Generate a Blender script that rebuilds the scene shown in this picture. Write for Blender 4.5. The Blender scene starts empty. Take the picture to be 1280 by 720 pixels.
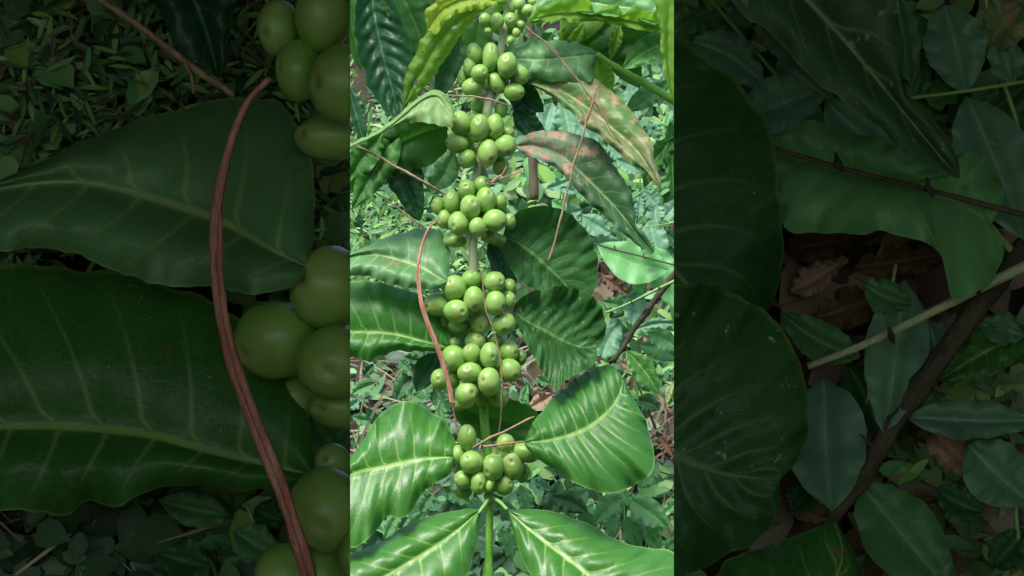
import bpy, bmesh, math, random
from mathutils import Vector, Matrix, noise
R = random.Random(7)
S = bpy.context.scene
C = S.collection

# ------------------------------------------------------------ camera, light, exposure
F = 3000.0                                  # focal length in photo pixels
cam = bpy.data.cameras.new('camera'); cam.sensor_width = 36; cam.lens = 36 * F / 1280
cam.clip_start = 0.01; cam.clip_end = 500
co = bpy.data.objects.new('camera', cam); C.objects.link(co)
co.location = (0, 0, 0); co.rotation_euler = (math.radians(90), 0, 0)
S.camera = co
w = bpy.data.worlds.new('World'); S.world = w; w.use_nodes = True
nt = w.node_tree
sky = nt.nodes.new('ShaderNodeTexSky'); sky.sky_type = 'NISHITA'; sky.sun_disc = False
SUN_EL, SUN_AZ = 58, -28                    # the sun stands behind the camera, a little to the left
sky.sun_elevation = math.radians(SUN_EL); sky.sun_rotation = math.radians(180 + -SUN_AZ)
sky.air_density = 1.0; sky.dust_density = 3.0
bg = nt.nodes['Background']; bg.inputs['Strength'].default_value = 0.125
nt.links.new(sky.outputs[0], bg.inputs['Color'])
sl = bpy.data.lights.new('sun', 'SUN'); sl.energy = 1.6; sl.angle = math.radians(20); sl.color = (1, .985, .95)
so = bpy.data.objects.new('sun', sl); C.objects.link(so)
el, az = math.radians(SUN_EL), math.radians(SUN_AZ)
d = Vector((math.sin(az) * math.cos(el), -math.cos(az) * math.cos(el), math.sin(el)))   # towards the sun
so.rotation_euler = d.to_track_quat('Z', 'Y').to_euler()
S.view_settings.view_transform = 'Standard'; S.view_settings.look = 'None'
S.view_settings.gamma = 1; S.view_settings.exposure = 1.25

# ------------------------------------------------------------ materials
def mat_base(name):
    m = bpy.data.materials.new(name); m.use_nodes = True
    t = m.node_tree; p = t.nodes['Principled BSDF']
    return m, t, p
def N(t, kind, **kw):
    n = t.nodes.new(kind)
    for k, v in kw.items(): setattr(n, k, v)
    return n
def math_(t, op, a, b=None, c=None, clamp=False):
    n = N(t, 'ShaderNodeMath', operation=op); n.use_clamp = clamp
    for i, v in enumerate((a, b, c)):
        if v is None: continue
        if isinstance(v, (int, float)): n.inputs[i].default_value = v
        else: t.links.new(v, n.inputs[i])
    return n.outputs[0]
def mixc(t, fac, a, b, mode='MIX'):
    n = N(t, 'ShaderNodeMix', data_type='RGBA', blend_type=mode)
    for i, v in ((0, fac), (6, a), (7, b)):
        if isinstance(v, (int, float)): n.inputs[i].default_value = v
        elif isinstance(v, (tuple, list)): n.inputs[i].default_value = (*v[:3], 1)
        else: t.links.new(v, n.inputs[i])
    return n.outputs[2]
def ramp(t, v, lo, hi):
    n = N(t, 'ShaderNodeMapRange', interpolation_type='SMOOTHSTEP')
    t.links.new(v, n.inputs[0]); n.inputs[1].default_value = lo; n.inputs[2].default_value = hi
    return n.outputs[0]
def noise_(t, scale, detail=3, rough=.55, vec=None):
    n = N(t, 'ShaderNodeTexNoise'); n.inputs['Scale'].default_value = scale
    n.inputs['Detail'].default_value = detail; n.inputs['Roughness'].default_value = rough
    g = vec or N(t, 'ShaderNodeNewGeometry').outputs['Position']
    t.links.new(g, n.inputs['Vector']); return n.outputs[0]

def leafmat(name, base, vein, rough=.38, trans=.25, tcol=None, spots=(), veinw=.10, mott=.35, spec=.4, bump=.22):
    """spots: list of (colour, noise scale, lo, hi)"""
    m, t, p = mat_base(name)
    a = N(t, 'ShaderNodeAttribute', attribute_name='lv')
    sp = N(t, 'ShaderNodeSeparateXYZ'); t.links.new(a.outputs['Vector'], sp.inputs[0])
    ph, v, u = sp.outputs
    tri = math_(t, 'ABSOLUTE', math_(t, 'SUBTRACT', math_(t, 'FRACT', math_(t, 'ADD', ph, .5)), .5))
    wv = math_(t, 'MULTIPLY_ADD', v, -veinw * .7, veinw)
    lat = math_(t, 'SUBTRACT', 1, math_(t, 'DIVIDE', tri, wv), clamp=True)
    lat = math_(t, 'MULTIPLY', lat, math_(t, 'SUBTRACT', 1.05, v, clamp=True))
    mw = math_(t, 'MULTIPLY_ADD', u, -.028, .045)
    mid = math_(t, 'SUBTRACT', 1.6, math_(t, 'DIVIDE', v, mw), clamp=True)
    marg = math_(t, 'MULTIPLY', ramp(t, v, .965, .99), .55)
    line = math_(t, 'MAXIMUM', math_(t, 'MAXIMUM', math_(t, 'MULTIPLY', lat, .8), mid), marg)
    n1 = noise_(t, 45, 4); n2 = noise_(t, 330, 3)
    dark = tuple(c * .62 for c in base); light = tuple(min(1, c * 1.45) for c in base)
    col = mixc(t, ramp(t, n1, .3, .7), mixc(t, mott, base, dark), mixc(t, mott, base, light))
    col = mixc(t, math_(t, 'MULTIPLY', ramp(t, n2, .45, .75), .22), col, light)
    vc = N(t, 'ShaderNodeTexVoronoi', feature='DISTANCE_TO_EDGE'); vc.inputs['Scale'].default_value = 420
    t.links.new(N(t, 'ShaderNodeNewGeometry').outputs['Position'], vc.inputs['Vector'])
    net = math_(t, 'SUBTRACT', 1, math_(t, 'MULTIPLY', vc.outputs['Distance'], 9), clamp=True)
    col = mixc(t, math_(t, 'MULTIPLY', net, .12), col, vein)
    col = mixc(t, line, col, vein)
    # small pale flecks, as on every leaf
    fl = noise_(t, 520, 1, .5)
    col = mixc(t, math_(t, 'MULTIPLY', ramp(t, fl, .76, .8), .6), col, (.35, .38, .2))
    nb = noise_(t, 190, 2, .5)
    col = mixc(t, math_(t, 'MULTIPLY', ramp(t, nb, .73, .76), .7), col, (.16, .11, .04))
    for (sc, scale, lo, hi, *msk) in spots:
        f = ramp(t, noise_(t, scale, 4, .6), lo, hi)
        if msk: f = math_(t, 'MULTIPLY', f, ramp(t, u, msk[0], msk[1]))
        col = mixc(t, f, col, sc)
    t.links.new(col, p.inputs['Base Color'])
    rr = math_(t, 'MULTIPLY_ADD', noise_(t, 90, 3), .25, rough - .12)
    t.links.new(rr, p.inputs['Roughness'])
    p.inputs['Specular IOR Level'].default_value = spec
    b = N(t, 'ShaderNodeBump'); b.inputs['Strength'].default_value = bump; b.inputs['Distance'].default_value = .0006
    h = math_(t, 'ADD', math_(t, 'MULTIPLY', noise_(t, 700, 2), .5), math_(t, 'ADD', math_(t, 'MULTIPLY', net, -.25), math_(t, 'MULTIPLY', line, -.7)))
    t.links.new(h, b.inputs['Height']); t.links.new(b.outputs[0], p.inputs['Normal'])
    if trans:
        tr = N(t, 'ShaderNodeBsdfTranslucent')
        tc = tcol or tuple(min(1, c * 2.2) for c in base)
        t.links.new(mixc(t, math_(t, 'MULTIPLY', line, .5), tc, base), tr.inputs['Color'])
        mx = N(t, 'ShaderNodeMixShader'); mx.inputs[0].default_value = trans
        t.links.new(p.outputs[0], mx.inputs[1]); t.links.new(tr.outputs[0], mx.inputs[2])
        t.links.new(mx.outputs[0], t.nodes['Material Output'].inputs['Surface'])
    return m
VEIN = (.24, .42, .10)
M = {}
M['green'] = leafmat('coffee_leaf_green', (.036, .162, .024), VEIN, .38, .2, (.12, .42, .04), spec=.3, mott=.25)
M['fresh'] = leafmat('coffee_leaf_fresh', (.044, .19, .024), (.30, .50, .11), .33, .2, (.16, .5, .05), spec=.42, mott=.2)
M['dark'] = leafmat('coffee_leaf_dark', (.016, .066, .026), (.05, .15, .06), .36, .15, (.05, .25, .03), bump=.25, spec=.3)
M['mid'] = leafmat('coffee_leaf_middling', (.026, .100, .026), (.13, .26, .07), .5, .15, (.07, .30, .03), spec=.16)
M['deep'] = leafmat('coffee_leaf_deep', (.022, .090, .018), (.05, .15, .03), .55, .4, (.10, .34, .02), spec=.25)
M['palewarm'] = leafmat('coffee_leaf_old_pale', (.17, .32, .10), (.38, .50, .18), .45, .2, (.25, .5, .08), spec=.3, spots=[((.40, .30, .12), 130, .62, .70)])
M['pale'] = leafmat('coffee_leaf_pale', (.10, .26, .085), (.32, .50, .17), .40, .2, (.16, .45, .1),
                    spots=[((.42, .22, .16), 38, .66, .72, .0, .2)])
M['lime'] = leafmat('coffee_leaf_underside', (.15, .30, .035), (.2, .42, .05), .5, .5, (.32, .62, .04), mott=.2,
                    spots=[((.04, .03, .01), 140, .75, .78)])
M['yellow'] = leafmat('coffee_leaf_yellowing', (.26, .40, .04), (.3, .45, .06), .5, .45, (.6, .75, .05),
                      spots=[((.04, .03, .01), 160, .66, .70)])
M['rust'] = leafmat('coffee_leaf_scorched', (.10, .21, .055), (.26, .38, .13), .42, .15, (.2, .45, .06),
                    spots=[((.24, .24, .11), 42, .46, .62), ((.44, .27, .17), 95, .55, .68), ((.38, .34, .15), 150, .58, .68)], mott=.3)
M['pink'] = leafmat('coffee_leaf_flecked_pink', (.042, .115, .045), (.18, .33, .12), .46, .12, (.1, .3, .05), spec=.25,
                    spots=[((.16, .26, .15), 25, .2, .5, .5, .15), ((.42, .25, .17), 150, .48, .60, .55, .3), ((.30, .30, .14), 190, .64, .70)])
M['speck'] = leafmat('coffee_leaf_speckled', (.028, .108, .026), (.11, .24, .06), .42, .12, (.08, .30, .03), spec=.2,
                     spots=[((.40, .34, .18), 210, .66, .70)])
M['under'] = leafmat('understorey_leaf', (.13, .30, .17), (.26, .46, .28), .42, .25, (.2, .5, .25))
M['under2'] = leafmat('understorey_leaf_green', (.09, .26, .09), (.22, .44, .16), .45, .3, (.16, .5, .1))
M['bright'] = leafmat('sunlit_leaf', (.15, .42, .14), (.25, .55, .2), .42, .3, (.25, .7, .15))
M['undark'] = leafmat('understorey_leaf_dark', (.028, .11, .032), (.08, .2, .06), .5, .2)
M['brown'] = leafmat('fallen_leaf_brown', (.11, .070, .036), (.25, .15, .10), .7, .05, mott=.5, spec=.2)
M['tan'] = leafmat('fallen_leaf_tan', (.30, .205, .13), (.38, .27, .17), .7, .05, mott=.4, spec=.2)

def plainmat(name, base, alt, scale=120, rough=.6, bump=.4, stretch=None, spec=.3):
    m, t, p = mat_base(name)
    vec = None
    if stretch:
        mp = N(t, 'ShaderNodeMapping'); mp.inputs['Scale'].default_value = stretch
        t.links.new(N(t, 'ShaderNodeNewGeometry').outputs['Position'], mp.inputs['Vector']); vec = mp.outputs[0]
    n = noise_(t, scale, 5, .65, vec); n2 = noise_(t, scale * 7, 3, .6, vec)
    c = mixc(t, ramp(t, n, .35, .65), base, alt)
    c = mixc(t, math_(t, 'MULTIPLY', ramp(t, n2, .5, .7), .35), c, tuple(x * .4 for x in base))
    t.links.new(c, p.inputs['Base Color']); p.inputs['Roughness'].default_value = rough
    p.inputs['Specular IOR Level'].default_value = spec
    b = N(t, 'ShaderNodeBump'); b.inputs['Strength'].default_value = bump; b.inputs['Distance'].default_value = .001
    t.links.new(n2, b.inputs['Height']); t.links.new(b.outputs[0], p.inputs['Normal'])
    return m
M['stem'] = plainmat('green_stem', (.18, .38, .08), (.26, .44, .14), 200, .45, .2)
M['stemfresh'] = plainmat('fresh_stem', (.15, .42, .05), (.21, .50, .08), 200, .4, .15)
M['stemgrey'] = plainmat('grey_bark', (.40, .52, .25), (.46, .50, .31), 260, .6, .5)
M['node'] = plainmat('dark_node', (.03, .03, .025), (.09, .08, .06), 300, .7, .6)
M['vine'] = plainmat('red_dry_vine', (.44, .18, .11), (.62, .34, .24), 320, .6, .6, (1, 1, .25))
M['twig'] = plainmat('tan_twig', (.27, .19, .10), (.40, .30, .17), 300, .6, .5, (1, 1, .3))
M['bark'] = plainmat('dark_bark', (.045, .05, .03), (.10, .09, .05), 150, .8, .8)
M['post'] = plainmat('brown_bark', (.075, .068, .035), (.13, .115, .065), 90, .8, .8, (1, 1, .2))
M['soil'] = plainmat('soil', (.020, .018, .010), (.046, .038, .021), 30, .9, .9)
M['turf'] = plainmat('weedy_soil', (.03, .04, .022), (.045, .07, .03), 25, .9, .9)
M['wood'] = plainmat('sunshade_boards', (.10, .08, .06), (.16, .13, .10), 12, .8, .5, (1, 1, .1))  # only for the added boards that block light

def tintmat(name, rough=.5, trans=.25):
    """colour comes from the leaf's own random colour attribute"""
    m, t, p = mat_base(name)
    a = N(t, 'ShaderNodeAttribute', attribute_name='tint')
    t.links.new(a.outputs['Color'], p.inputs['Base Color']); p.inputs['Roughness'].default_value = rough
    if trans:
        tr = N(t, 'ShaderNodeBsdfTranslucent'); t.links.new(a.outputs['Color'], tr.inputs['Color'])
        mx = N(t, 'ShaderNodeMixShader'); mx.inputs[0].default_value = trans
        t.links.new(p.outputs[0], mx.inputs[1]); t.links.new(tr.outputs[0], mx.inputs[2])
        t.links.new(mx.outputs[0], t.nodes['Material Output'].inputs['Surface'])
    return m
M['weeds'] = tintmat('small_weeds', .5, .25)
M['straw'] = tintmat('dry_straw', .7, 0)

def berrymat():
    m, t, p = mat_base('coffee_cherry_green')
    a = N(t, 'ShaderNodeAttribute', attribute_name='unit')
    sp = N(t, 'ShaderNodeSeparateXYZ'); t.links.new(a.outputs['Vector'], sp.inputs[0])
    oi = N(t, 'ShaderNodeObjectInfo')
    n1 = noise_(t, 160, 3); n2 = noise_(t, 900, 2)
    base = mixc(t, oi.outputs['Random'], (.165, .385, .048), (.235, .465, .08))
    col = mixc(t, ramp(t, n1, .35, .7), base, (.28, .48, .12))
    z = sp.outputs[2]
    bl = noise_(t, 110, 3, .6)
    col = mixc(t, math_(t, 'MULTIPLY', ramp(t, bl, .56, .72), math_(t, 'MULTIPLY', oi.outputs['Random'], .55)), col, (.33, .30, .12))
    dt = noise_(t, 1100, 1, .5)
    col = mixc(t, math_(t, 'MULTIPLY', ramp(t, dt, .75, .78), .7), col, (.10, .09, .03))
    col = mixc(t, math_(t, 'MULTIPLY', ramp(t, z, .15, .95), .35), col, (.30, .42, .12))       # paler towards the tip
    col = mixc(t, math_(t, 'MULTIPLY', ramp(t, n2, .62, .72), .25), col, (.38, .50, .2))
    zz = math_(t, 'ADD', z, math_(t, 'MULTIPLY', math_(t, 'SUBTRACT', n2, .5), .03))
    col = mixc(t, math_(t, 'MULTIPLY', ramp(t, zz,   .962, .98), math_(t, 'MULTIPLY', oi.outputs['Random'], .5)), col, (.30, .26, .12))
    col = mixc(t, math_(t, 'MULTIPLY', ramp(t, zz, .990, .995), math_(t, 'MULTIPLY', oi.outputs['Random'], .7)), col, (.19, .13, .07))
    t.links.new(col, p.inputs['Base Color'])
    p.inputs['Roughness'].default_value = .37; p.inputs['Specular IOR Level'].default_value = .5
    p.inputs['Subsurface Weight'].default_value = .15; p.inputs['Subsurface Radius'].default_value = (.3, .6, .1)
    p.inputs['Subsurface Scale'].default_value = .004
    b = N(t, 'ShaderNodeBump'); b.inputs['Strength'].default_value = .12; b.inputs['Distance'].default_value = .0005
    t.links.new(noise_(t, 500, 3), b.inputs['Height']); t.links.new(b.outputs[0], p.inputs['Normal'])
    return m
M['berry'] = berrymat()

# ------------------------------------------------------------ scene coordinates
Y0 = 1.6; ZOOM = 3.1605; YN = Y0 / ZOOM
EDGE = 202.3 / F
def P(px, py, dep=0.0, zone='C'):
    """point seen at photo pixel px,py; dep metres in front of its plane. The side zones hold a nearer plant"""
    if zone == 'C': Y = Y0 - dep
    else: Y = YN - dep
    if zone != 'C': px = 640 + (px - 640) * ZOOM; py = 360 + (py - 360) * ZOOM
    return Vector(((px - 640) / F * Y, Y, (360 - py) / F * Y))
def slope_Y(py): return 1.35 / (.6 - (360 - py) / F)

def clip(bm, zone):
    if zone == 'C': return
    s = -1 if zone == 'L' else 1
    n = Vector((s, -EDGE, 0)).normalized()            # keep s*x > EDGE*y
    bmesh.ops.bisect_plane(bm, geom=bm.verts[:] + bm.edges[:] + bm.faces[:], plane_co=(0, 0, 0), plane_no=n, clear_inner=True)

def link(name, bm, m, parent=None, zone='C', smooth=True, cap=False):
    clip(bm, zone)
    if cap and zone != 'C':
        ed = [e for e in bm.edges if e.is_boundary]
        if ed: bmesh.ops.holes_fill(bm, edges=ed)
    if not bm.verts: bm.free(); return None
    off = Vector((0, 0, 0)); q = parent
    while q is not None: off += q.location; q = q.parent
    if parent is None:
        off = sum((v.co for v in bm.verts), Vector()) / len(bm.verts)
    for v in bm.verts: v.co -= off
    me = bpy.data.meshes.new(name); bm.to_mesh(me); bm.free()
    if smooth: me.polygons.foreach_set('use_smooth', [True] * len(me.polygons))
    me.materials.append(m)
    o = bpy.data.objects.new(name, me); C.objects.link(o)
    if parent is None: o.location = off
    else: o.parent = parent
    return o
def thing(name, label, cat, loc, group=None):
    o = bpy.data.objects.new(name, None); C.objects.link(o); o.empty_display_size = .02
    o.location = loc; o['label'] = label; o['category'] = cat
    if group: o['group'] = group
    return o
def tag(o, label=None, cat=None, group=None, kind=None):
    if o is None: return
    if label: o['label'] = label
    if cat: o['category'] = cat
    if group: o['group'] = group
    if kind: o['kind'] = kind
    return o

def resample(pts, n):
    """smooth curve through pts (2-D), n+1 samples evenly spaced"""
    p = [Vector(q) for q in pts]
    ext = [p[0] * 2 - p[1]] + p + [p[-1] * 2 - p[-2]]
    dense = []
    for i in range(1, len(ext) - 2):
        a, b, c_, d_ = ext[i - 1:i + 3]
        for k in range(12):
            s = k / 12
            dense.append(.5 * ((2 * b) + (-a + c_) * s + (2 * a - 5 * b + 4 * c_ - d_) * s * s + (-a + 3 * b - 3 * c_ + d_) * s ** 3))
    dense.append(p[-1])
    L = [0]
    for a, b in zip(dense, dense[1:]): L.append(L[-1] + (b - a).length)
    out = []; j = 0
    for i in range(n + 1):
        s = L[-1] * i / n
        while j < len(L) - 2 and L[j + 1] < s: j += 1
        f = (s - L[j]) / max(1e-9, L[j + 1] - L[j])
        out.append(dense[j].lerp(dense[j + 1], min(1, max(0, f))))
    return out

def leaf(mid, A, B, mk, parent, zone='C', dep=0., tilt=.35, fold=.004, droop=.0, quilt=.0012, ruffle=.002, nveins=9,
         vc=.14, nu=None, nv=9, holes=(), label=None, name='leaf', sag=.003, edgepx=2.0):
    """mid, A, B: midrib and both margins from base to tip in photo pixels"""
    nu = nu or max(36, nveins * 7)
    m = resample(mid, nu)
    a = resample([mid[0]] + list(A) + [mid[-1]], nu); b = resample([mid[0]] + list(B) + [mid[-1]], nu)
    cy = sum(q.y for q in m) / len(m); sd = R.random() * 100
    bm = bmesh.new(); lay = bm.verts.layers.float_vector.new('lv')
    grid = []
    for i in range(nu + 1):
        u = i / nu; row = []
        for j in range(-nv, nv + 1):
            v = abs(j) / nv; e = (a if j < 0 else b)[i]
            q = m[i].lerp(e, v)
            env = math.sin(math.pi * min(1, max(0, u))) ** .5 if 0 < u < 1 else 0
            side = 1 if j < 0 else -1
            rn = noise.noise(Vector((u * 9, side * 3 + sd, 0)))
            rn2 = noise.noise(Vector((u * 22, side * 5 + sd, 4)))
            nrm = (e - m[i]); 
            if nrm.length > 1e-6: nrm.normalize()
            q = q + nrm * v ** 3 * env * edgepx * (rn * 1.6 + rn2 * 1.2)
            ph = nveins * (u - vc * v ** 1.25) + .35 + (0 if side > 0 else .25)
            tri = abs((ph + .5) % 1 - .5) * 2
            dd = dep + tilt * (q.y - cy) / F * Y0
            dd += fold * v ** 1.5 * env - sag * math.sin(math.pi * v) * env * -1
            dd += -droop * (u - .4) ** 2 * 4 * (1 if u > .4 else .3)
            dd += .55 * quilt * (tri ** .6 - .5) * env * min(1, v * 5) * (1 - v ** 4)
            dd += 1.7 * ruffle * v ** 3 * env * (rn * 1.5 + rn2)
            dd += .0011 * env * noise.noise(Vector((q.x * .09, q.y * .09, sd))) + .0004 * env * noise.noise(Vector((q.x * .3, q.y * .3, sd)))
            vt = bm.verts.new(P(q.x, q.y, dd, zone)); vt[lay] = (ph, v, u)
            row.append(vt)
        grid.append(row)
    for i in range(nu):
        for j in range(2 * nv):
            c = [grid[i][j], grid[i + 1][j], grid[i + 1][j + 1], grid[i][j + 1]]
            if holes:
                mx = m[i].lerp((a if j < nv else b)[i], abs(j + .5 - nv) / nv)
                if any(((mx.x - h[0]) / h[2]) ** 2 + ((mx.y - h[1]) / h[3]) ** 2 < 1 + .5 * noise.noise(Vector((mx.x * .5, mx.y * .5, 0))) for h in holes): continue
            bm.faces.new(c)
    o = link(name, bm, M[mk], parent, zone)
    if label and o: o['label'] = label
    return o

def auto(base, tip, wd, bend=0., wf=.45):
    b, t = Vector(base), Vector(tip); dr = t - b; L = dr.length; n = Vector((-dr.y, dr.x)) / L
    mid, A, B = [], [], []
    for k in range(7):
        u = k / 6; mid.append(b + dr * u + n * bend * L * math.sin(math.pi * u))
    for k in range(1, 9):
        u = k / 9; wv = wd * (math.sin(math.pi * u ** (math.log(.5) / math.log(wf))) ** .8)
        c = b + dr * u + n * bend * L * math.sin(math.pi * u)
        A.append(c + n * wv); B.append(c - n * wv)
    return mid, A, B
def aleaf(base, tip, wd, mk, parent, zone='C', dep=0., bend=0., **kw):
    mid, A, B = auto(base, tip, wd, bend)
    kw.setdefault('nveins', 7); kw.setdefault('nv', 4); kw.setdefault('nu', 28); kw.setdefault('quilt', .0006)
    kw.setdefault('ruffle', .0015); kw.setdefault('edgepx', .6); kw.setdefault('fold', .003); kw.setdefault('sag', .002)
    return leaf(mid, A, B, mk, parent, zone, dep, **kw)

def tube_bm(pts, seg=8, wob=0., sub=6, bm=None):
    """pts: (Vector, radius)"""
    bm = bm or bmesh.new()
    n = len(pts); dense = []
    ps = [p for p, r in pts]; ext = [ps[0] * 2 - ps[1]] + ps + [ps[-1] * 2 - ps[-2]]
    for i in range(n - 1):
        a, b, c_, d_ = ext[i:i + 4]
        for k in range(sub):
            s = k / sub
            q = .5 * ((2 * b) + (-a + c_) * s + (2 * a - 5 * b + 4 * c_ - d_) * s * s + (-a + 3 * b - 3 * c_ + d_) * s ** 3)
            dense.append((q, pts[i][1] * (1 - s) + pts[i + 1][1] * s))
    dense.append(pts[-1])
    rings = []; sd = R.random() * 50
    for i, (q, r) in enumerate(dense):
        tdir = (dense[min(i + 1, len(dense) - 1)][0] - dense[max(i - 1, 0)][0]).normalized()
        x = tdir.cross(Vector((0, 1, .01))).normalized(); y = tdir.cross(x)
        rr = r * (1 + wob * noise.noise(Vector((i * .35, sd, 0))))
        rings.append([bm.verts.new(q + (x * math.cos(t_) + y * math.sin(t_)) * rr * (1 + wob * .5 * noise.noise(Vector((i * .8, k, sd))))) for k, t_ in enumerate([2 * math.pi * k / seg for k in range(seg)])])
    for a, b in zip(rings, rings[1:]):
        for k in range(seg): bm.faces.new((a[k], a[(k + 1) % seg], b[(k + 1) % seg], b[k]))
    bm.faces.new(rings[0][::-1]); bm.faces.new(rings[-1])
    return bm
def tube(pts, mk, parent, zone='C', name='stem', wob=.15, seg=8, **kw):
    """pts: (px, py, radius in px, dep)"""
    s = Y0 / F
    return link(name, tube_bm([(P(x, y, dd, zone), r * s) for x, y, r, dd in pts], seg, wob, **kw), M[mk], parent, zone, cap=True)

BER = 0
def berry(px, py, rx, ry, dep, ang, parent, zone, ctr):
    """rx, ry in photo pixels"""
    rx *= 1.07; ry *= 1.07
    global BER; BER += 1
    rr = random.Random(BER * 13 + 5)
    s = Y0 / F; rd = (rx + ry) / 2 * s
    out = Vector((px - ctr[0], 0, ctr[1] - py)) / 60
    dirv = (out + Vector((rr.uniform(-.9, .9), -1.0, rr.uniform(-.9, .8)))).normalized()
    rot = dirv.to_track_quat('Z', 'X').to_matrix()
    Ry = Matrix.Rotation(math.radians(-ang), 3, 'Y')
    bm = bmesh.new(); lay = bm.verts.layers.float_vector.new('unit')
    nu_, nw = 24, 32; rows = []; c = P(px, py, dep, zone)
    def prof(th):
        k = 1 - .10 * math.exp(-(th / .16) ** 2) - .05 * math.exp(-((math.pi - th) / .25) ** 2)
        k += .035 * math.exp(-((th - .30) / .12) ** 2)
        return k
    sq = rr.uniform(.03, .07); pho = rr.random() * 6
    for i in range(nu_ + 1):
        th = math.pi * i / nu_; row = []
        for k in range(nw if 0 < i < nu_ else 1):
            fi = 2 * math.pi * k / nw
            u = Vector((math.sin(th) * math.cos(fi), math.sin(th) * math.sin(fi), math.cos(th)))
            g = prof(th) * (1 - sq * math.sin(th) * max(0, math.cos(2 * (fi + pho))))
            q = rot @ (u * g)
            q = Vector((q.x * rx * s, q.y * rd, q.z * ry * s)); q = Ry @ q
            q *= 1 + .02 * noise.noise(q * 250 + Vector((BER, 0, 0)))
            v = bm.verts.new(c + q); v[lay] = u; row.append(v)
        rows.append(row)
    for i in range(nu_):
        a, b = rows[i], rows[i + 1]
        for k in range(nw):
            k2 = (k + 1) % nw
            if i == 0: bm.faces.new((a[0], b[k], b[k2]))
            elif i == nu_ - 1: bm.faces.new((a[k], b[0], a[k2]))
            else: bm.faces.new((a[k], b[k], b[k2], a[k2]))
    bmesh.ops.recalc_face_normals(bm, faces=bm.faces[:])
    return link('berry', bm, M['berry'], parent, zone, cap=True)

# ------------------------------------------------------------ the ground
def ground():
    bm = bmesh.new()
    xs = [-200, -60, -20, -8, -4, -2.5] + [-1.5 + i * .025 for i in range(121)] + [2.5, 4, 8, 20, 60, 200]
    ys = [-200, -60, -20, -6, -3, -1.5, -.5, 0, .2, .4] + [.5 + i * .025 for i in range(121)] + [4, 5, 7, 10, 16, 30, 60, 200]
    def h(x, y):
        if y < .25: z = -1.2
        elif y < 3.6: z = -1.35 + .6 * y
        else: z = .81 + (y - 3.6) * .35 if y < 16 else 5.15 + (y - 16) * .12
        z = max(z, -1.2)
        return z + .035 * noise.noise(Vector((x * 3, y * 3, 0))) + .012 * noise.noise(Vector((x * 14, y * 14, 2)))
    g = [[bm.verts.new((x, y, h(x, y))) for x in xs] for y in ys]
    for a, b in zip(g, g[1:]):
        for k in range(len(xs) - 1): bm.faces.new((a[k], a[k + 1], b[k + 1], b[k]))
    o = link('ground', bm, M['soil'], None); o['kind'] = 'structure'
ground()

# added to shade the side zones: unseen boards around, gapped earth banks in front
def box(bm, x0, x1, y0, y1, z0, z1):
    v = [bm.verts.new((x, y, z)) for x in (x0, x1) for y in (y0, y1) for z in (z0, z1)]
    for f in ((0, 1, 3, 2), (4, 6, 7, 5), (0, 4, 5, 1), (2, 3, 7, 6), (0, 2, 6, 4), (1, 5, 7, 3)): bm.faces.new([v[i] for i in f])
BACK = -1.03  # rear end of the added boards; sets how much light reaches the sides
sh = thing('added_sunshade', 'added unseen board shelter roofing the shaded viewpoint in front of the coffee plant', 'sunshade', (0, -.3, -1.2))
for k in range(12):
    bm = bmesh.new(); x0 = -1.02 + k * .17; box(bm, x0, x0 + .167, BACK, .76, .40, .43); link('added_roof_board', bm, M['wood'], sh, smooth=False)
for s in (-1, 1):
    for k in range(9):
        bm = bmesh.new(); z0 = -1.2 + k * .178; box(bm, s * .93 - .012, s * .93 + .012, BACK, .76, z0, z0 + .174); link('added_wall_board', bm, M['wood'], sh, smooth=False)

def bank(s):  # added bank: backs the near plants and keeps light off them
    bm = bmesh.new(); yf, yb = .575, .76
    nx, nz = 90, 110
    def pt(i, k, front=True):
        z = -1.22 + (1.62) * k / nz if k else -1.22
        z = -1.22 + 1.1 * (k / 30) if k <= 30 else -.12 + (.52) * ((k - 30) / 80)
        t = i / nx; y = yf + .012 * noise.noise(Vector((t * 30 * s, z * 40, 1))) + .004 * noise.noise(Vector((t * 150, z * 180, 5)))
        if not front: y = yb
        x = s * (EDGE * y + (.9 - EDGE * y) * t ** 1.8)
        return (x, y, z)
    fr = [[bm.verts.new(pt(i, k)) for i in range(nx + 1)] for k in range(nz + 1)]
    for k in range(nz):
        for i in range(nx): bm.faces.new((fr[k][i], fr[k][i + 1], fr[k + 1][i + 1], fr[k + 1][i]))
    bk = [[bm.verts.new(pt(i, k, False)) for i in (0, nx)] for k in range(nz + 1)]
    for k in range(nz):
        bm.faces.new((bk[k][0], bk[k][1], bk[k + 1][1], bk[k + 1][0]))
        bm.faces.new((fr[k][0], fr[k + 1][0], bk[k + 1][0], bk[k][0])); bm.faces.new((fr[k][nx], fr[k + 1][nx], bk[k + 1][1], bk[k][1]))
    bm.faces.new(fr[-1] + bk[-1][::-1]); bmesh.ops.recalc_face_normals(bm, faces=bm.faces[:])
    o = link('added_earth_bank', bm, M['soil'], None); o['kind'] = 'structure'
bank(-1); bank(1)

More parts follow.
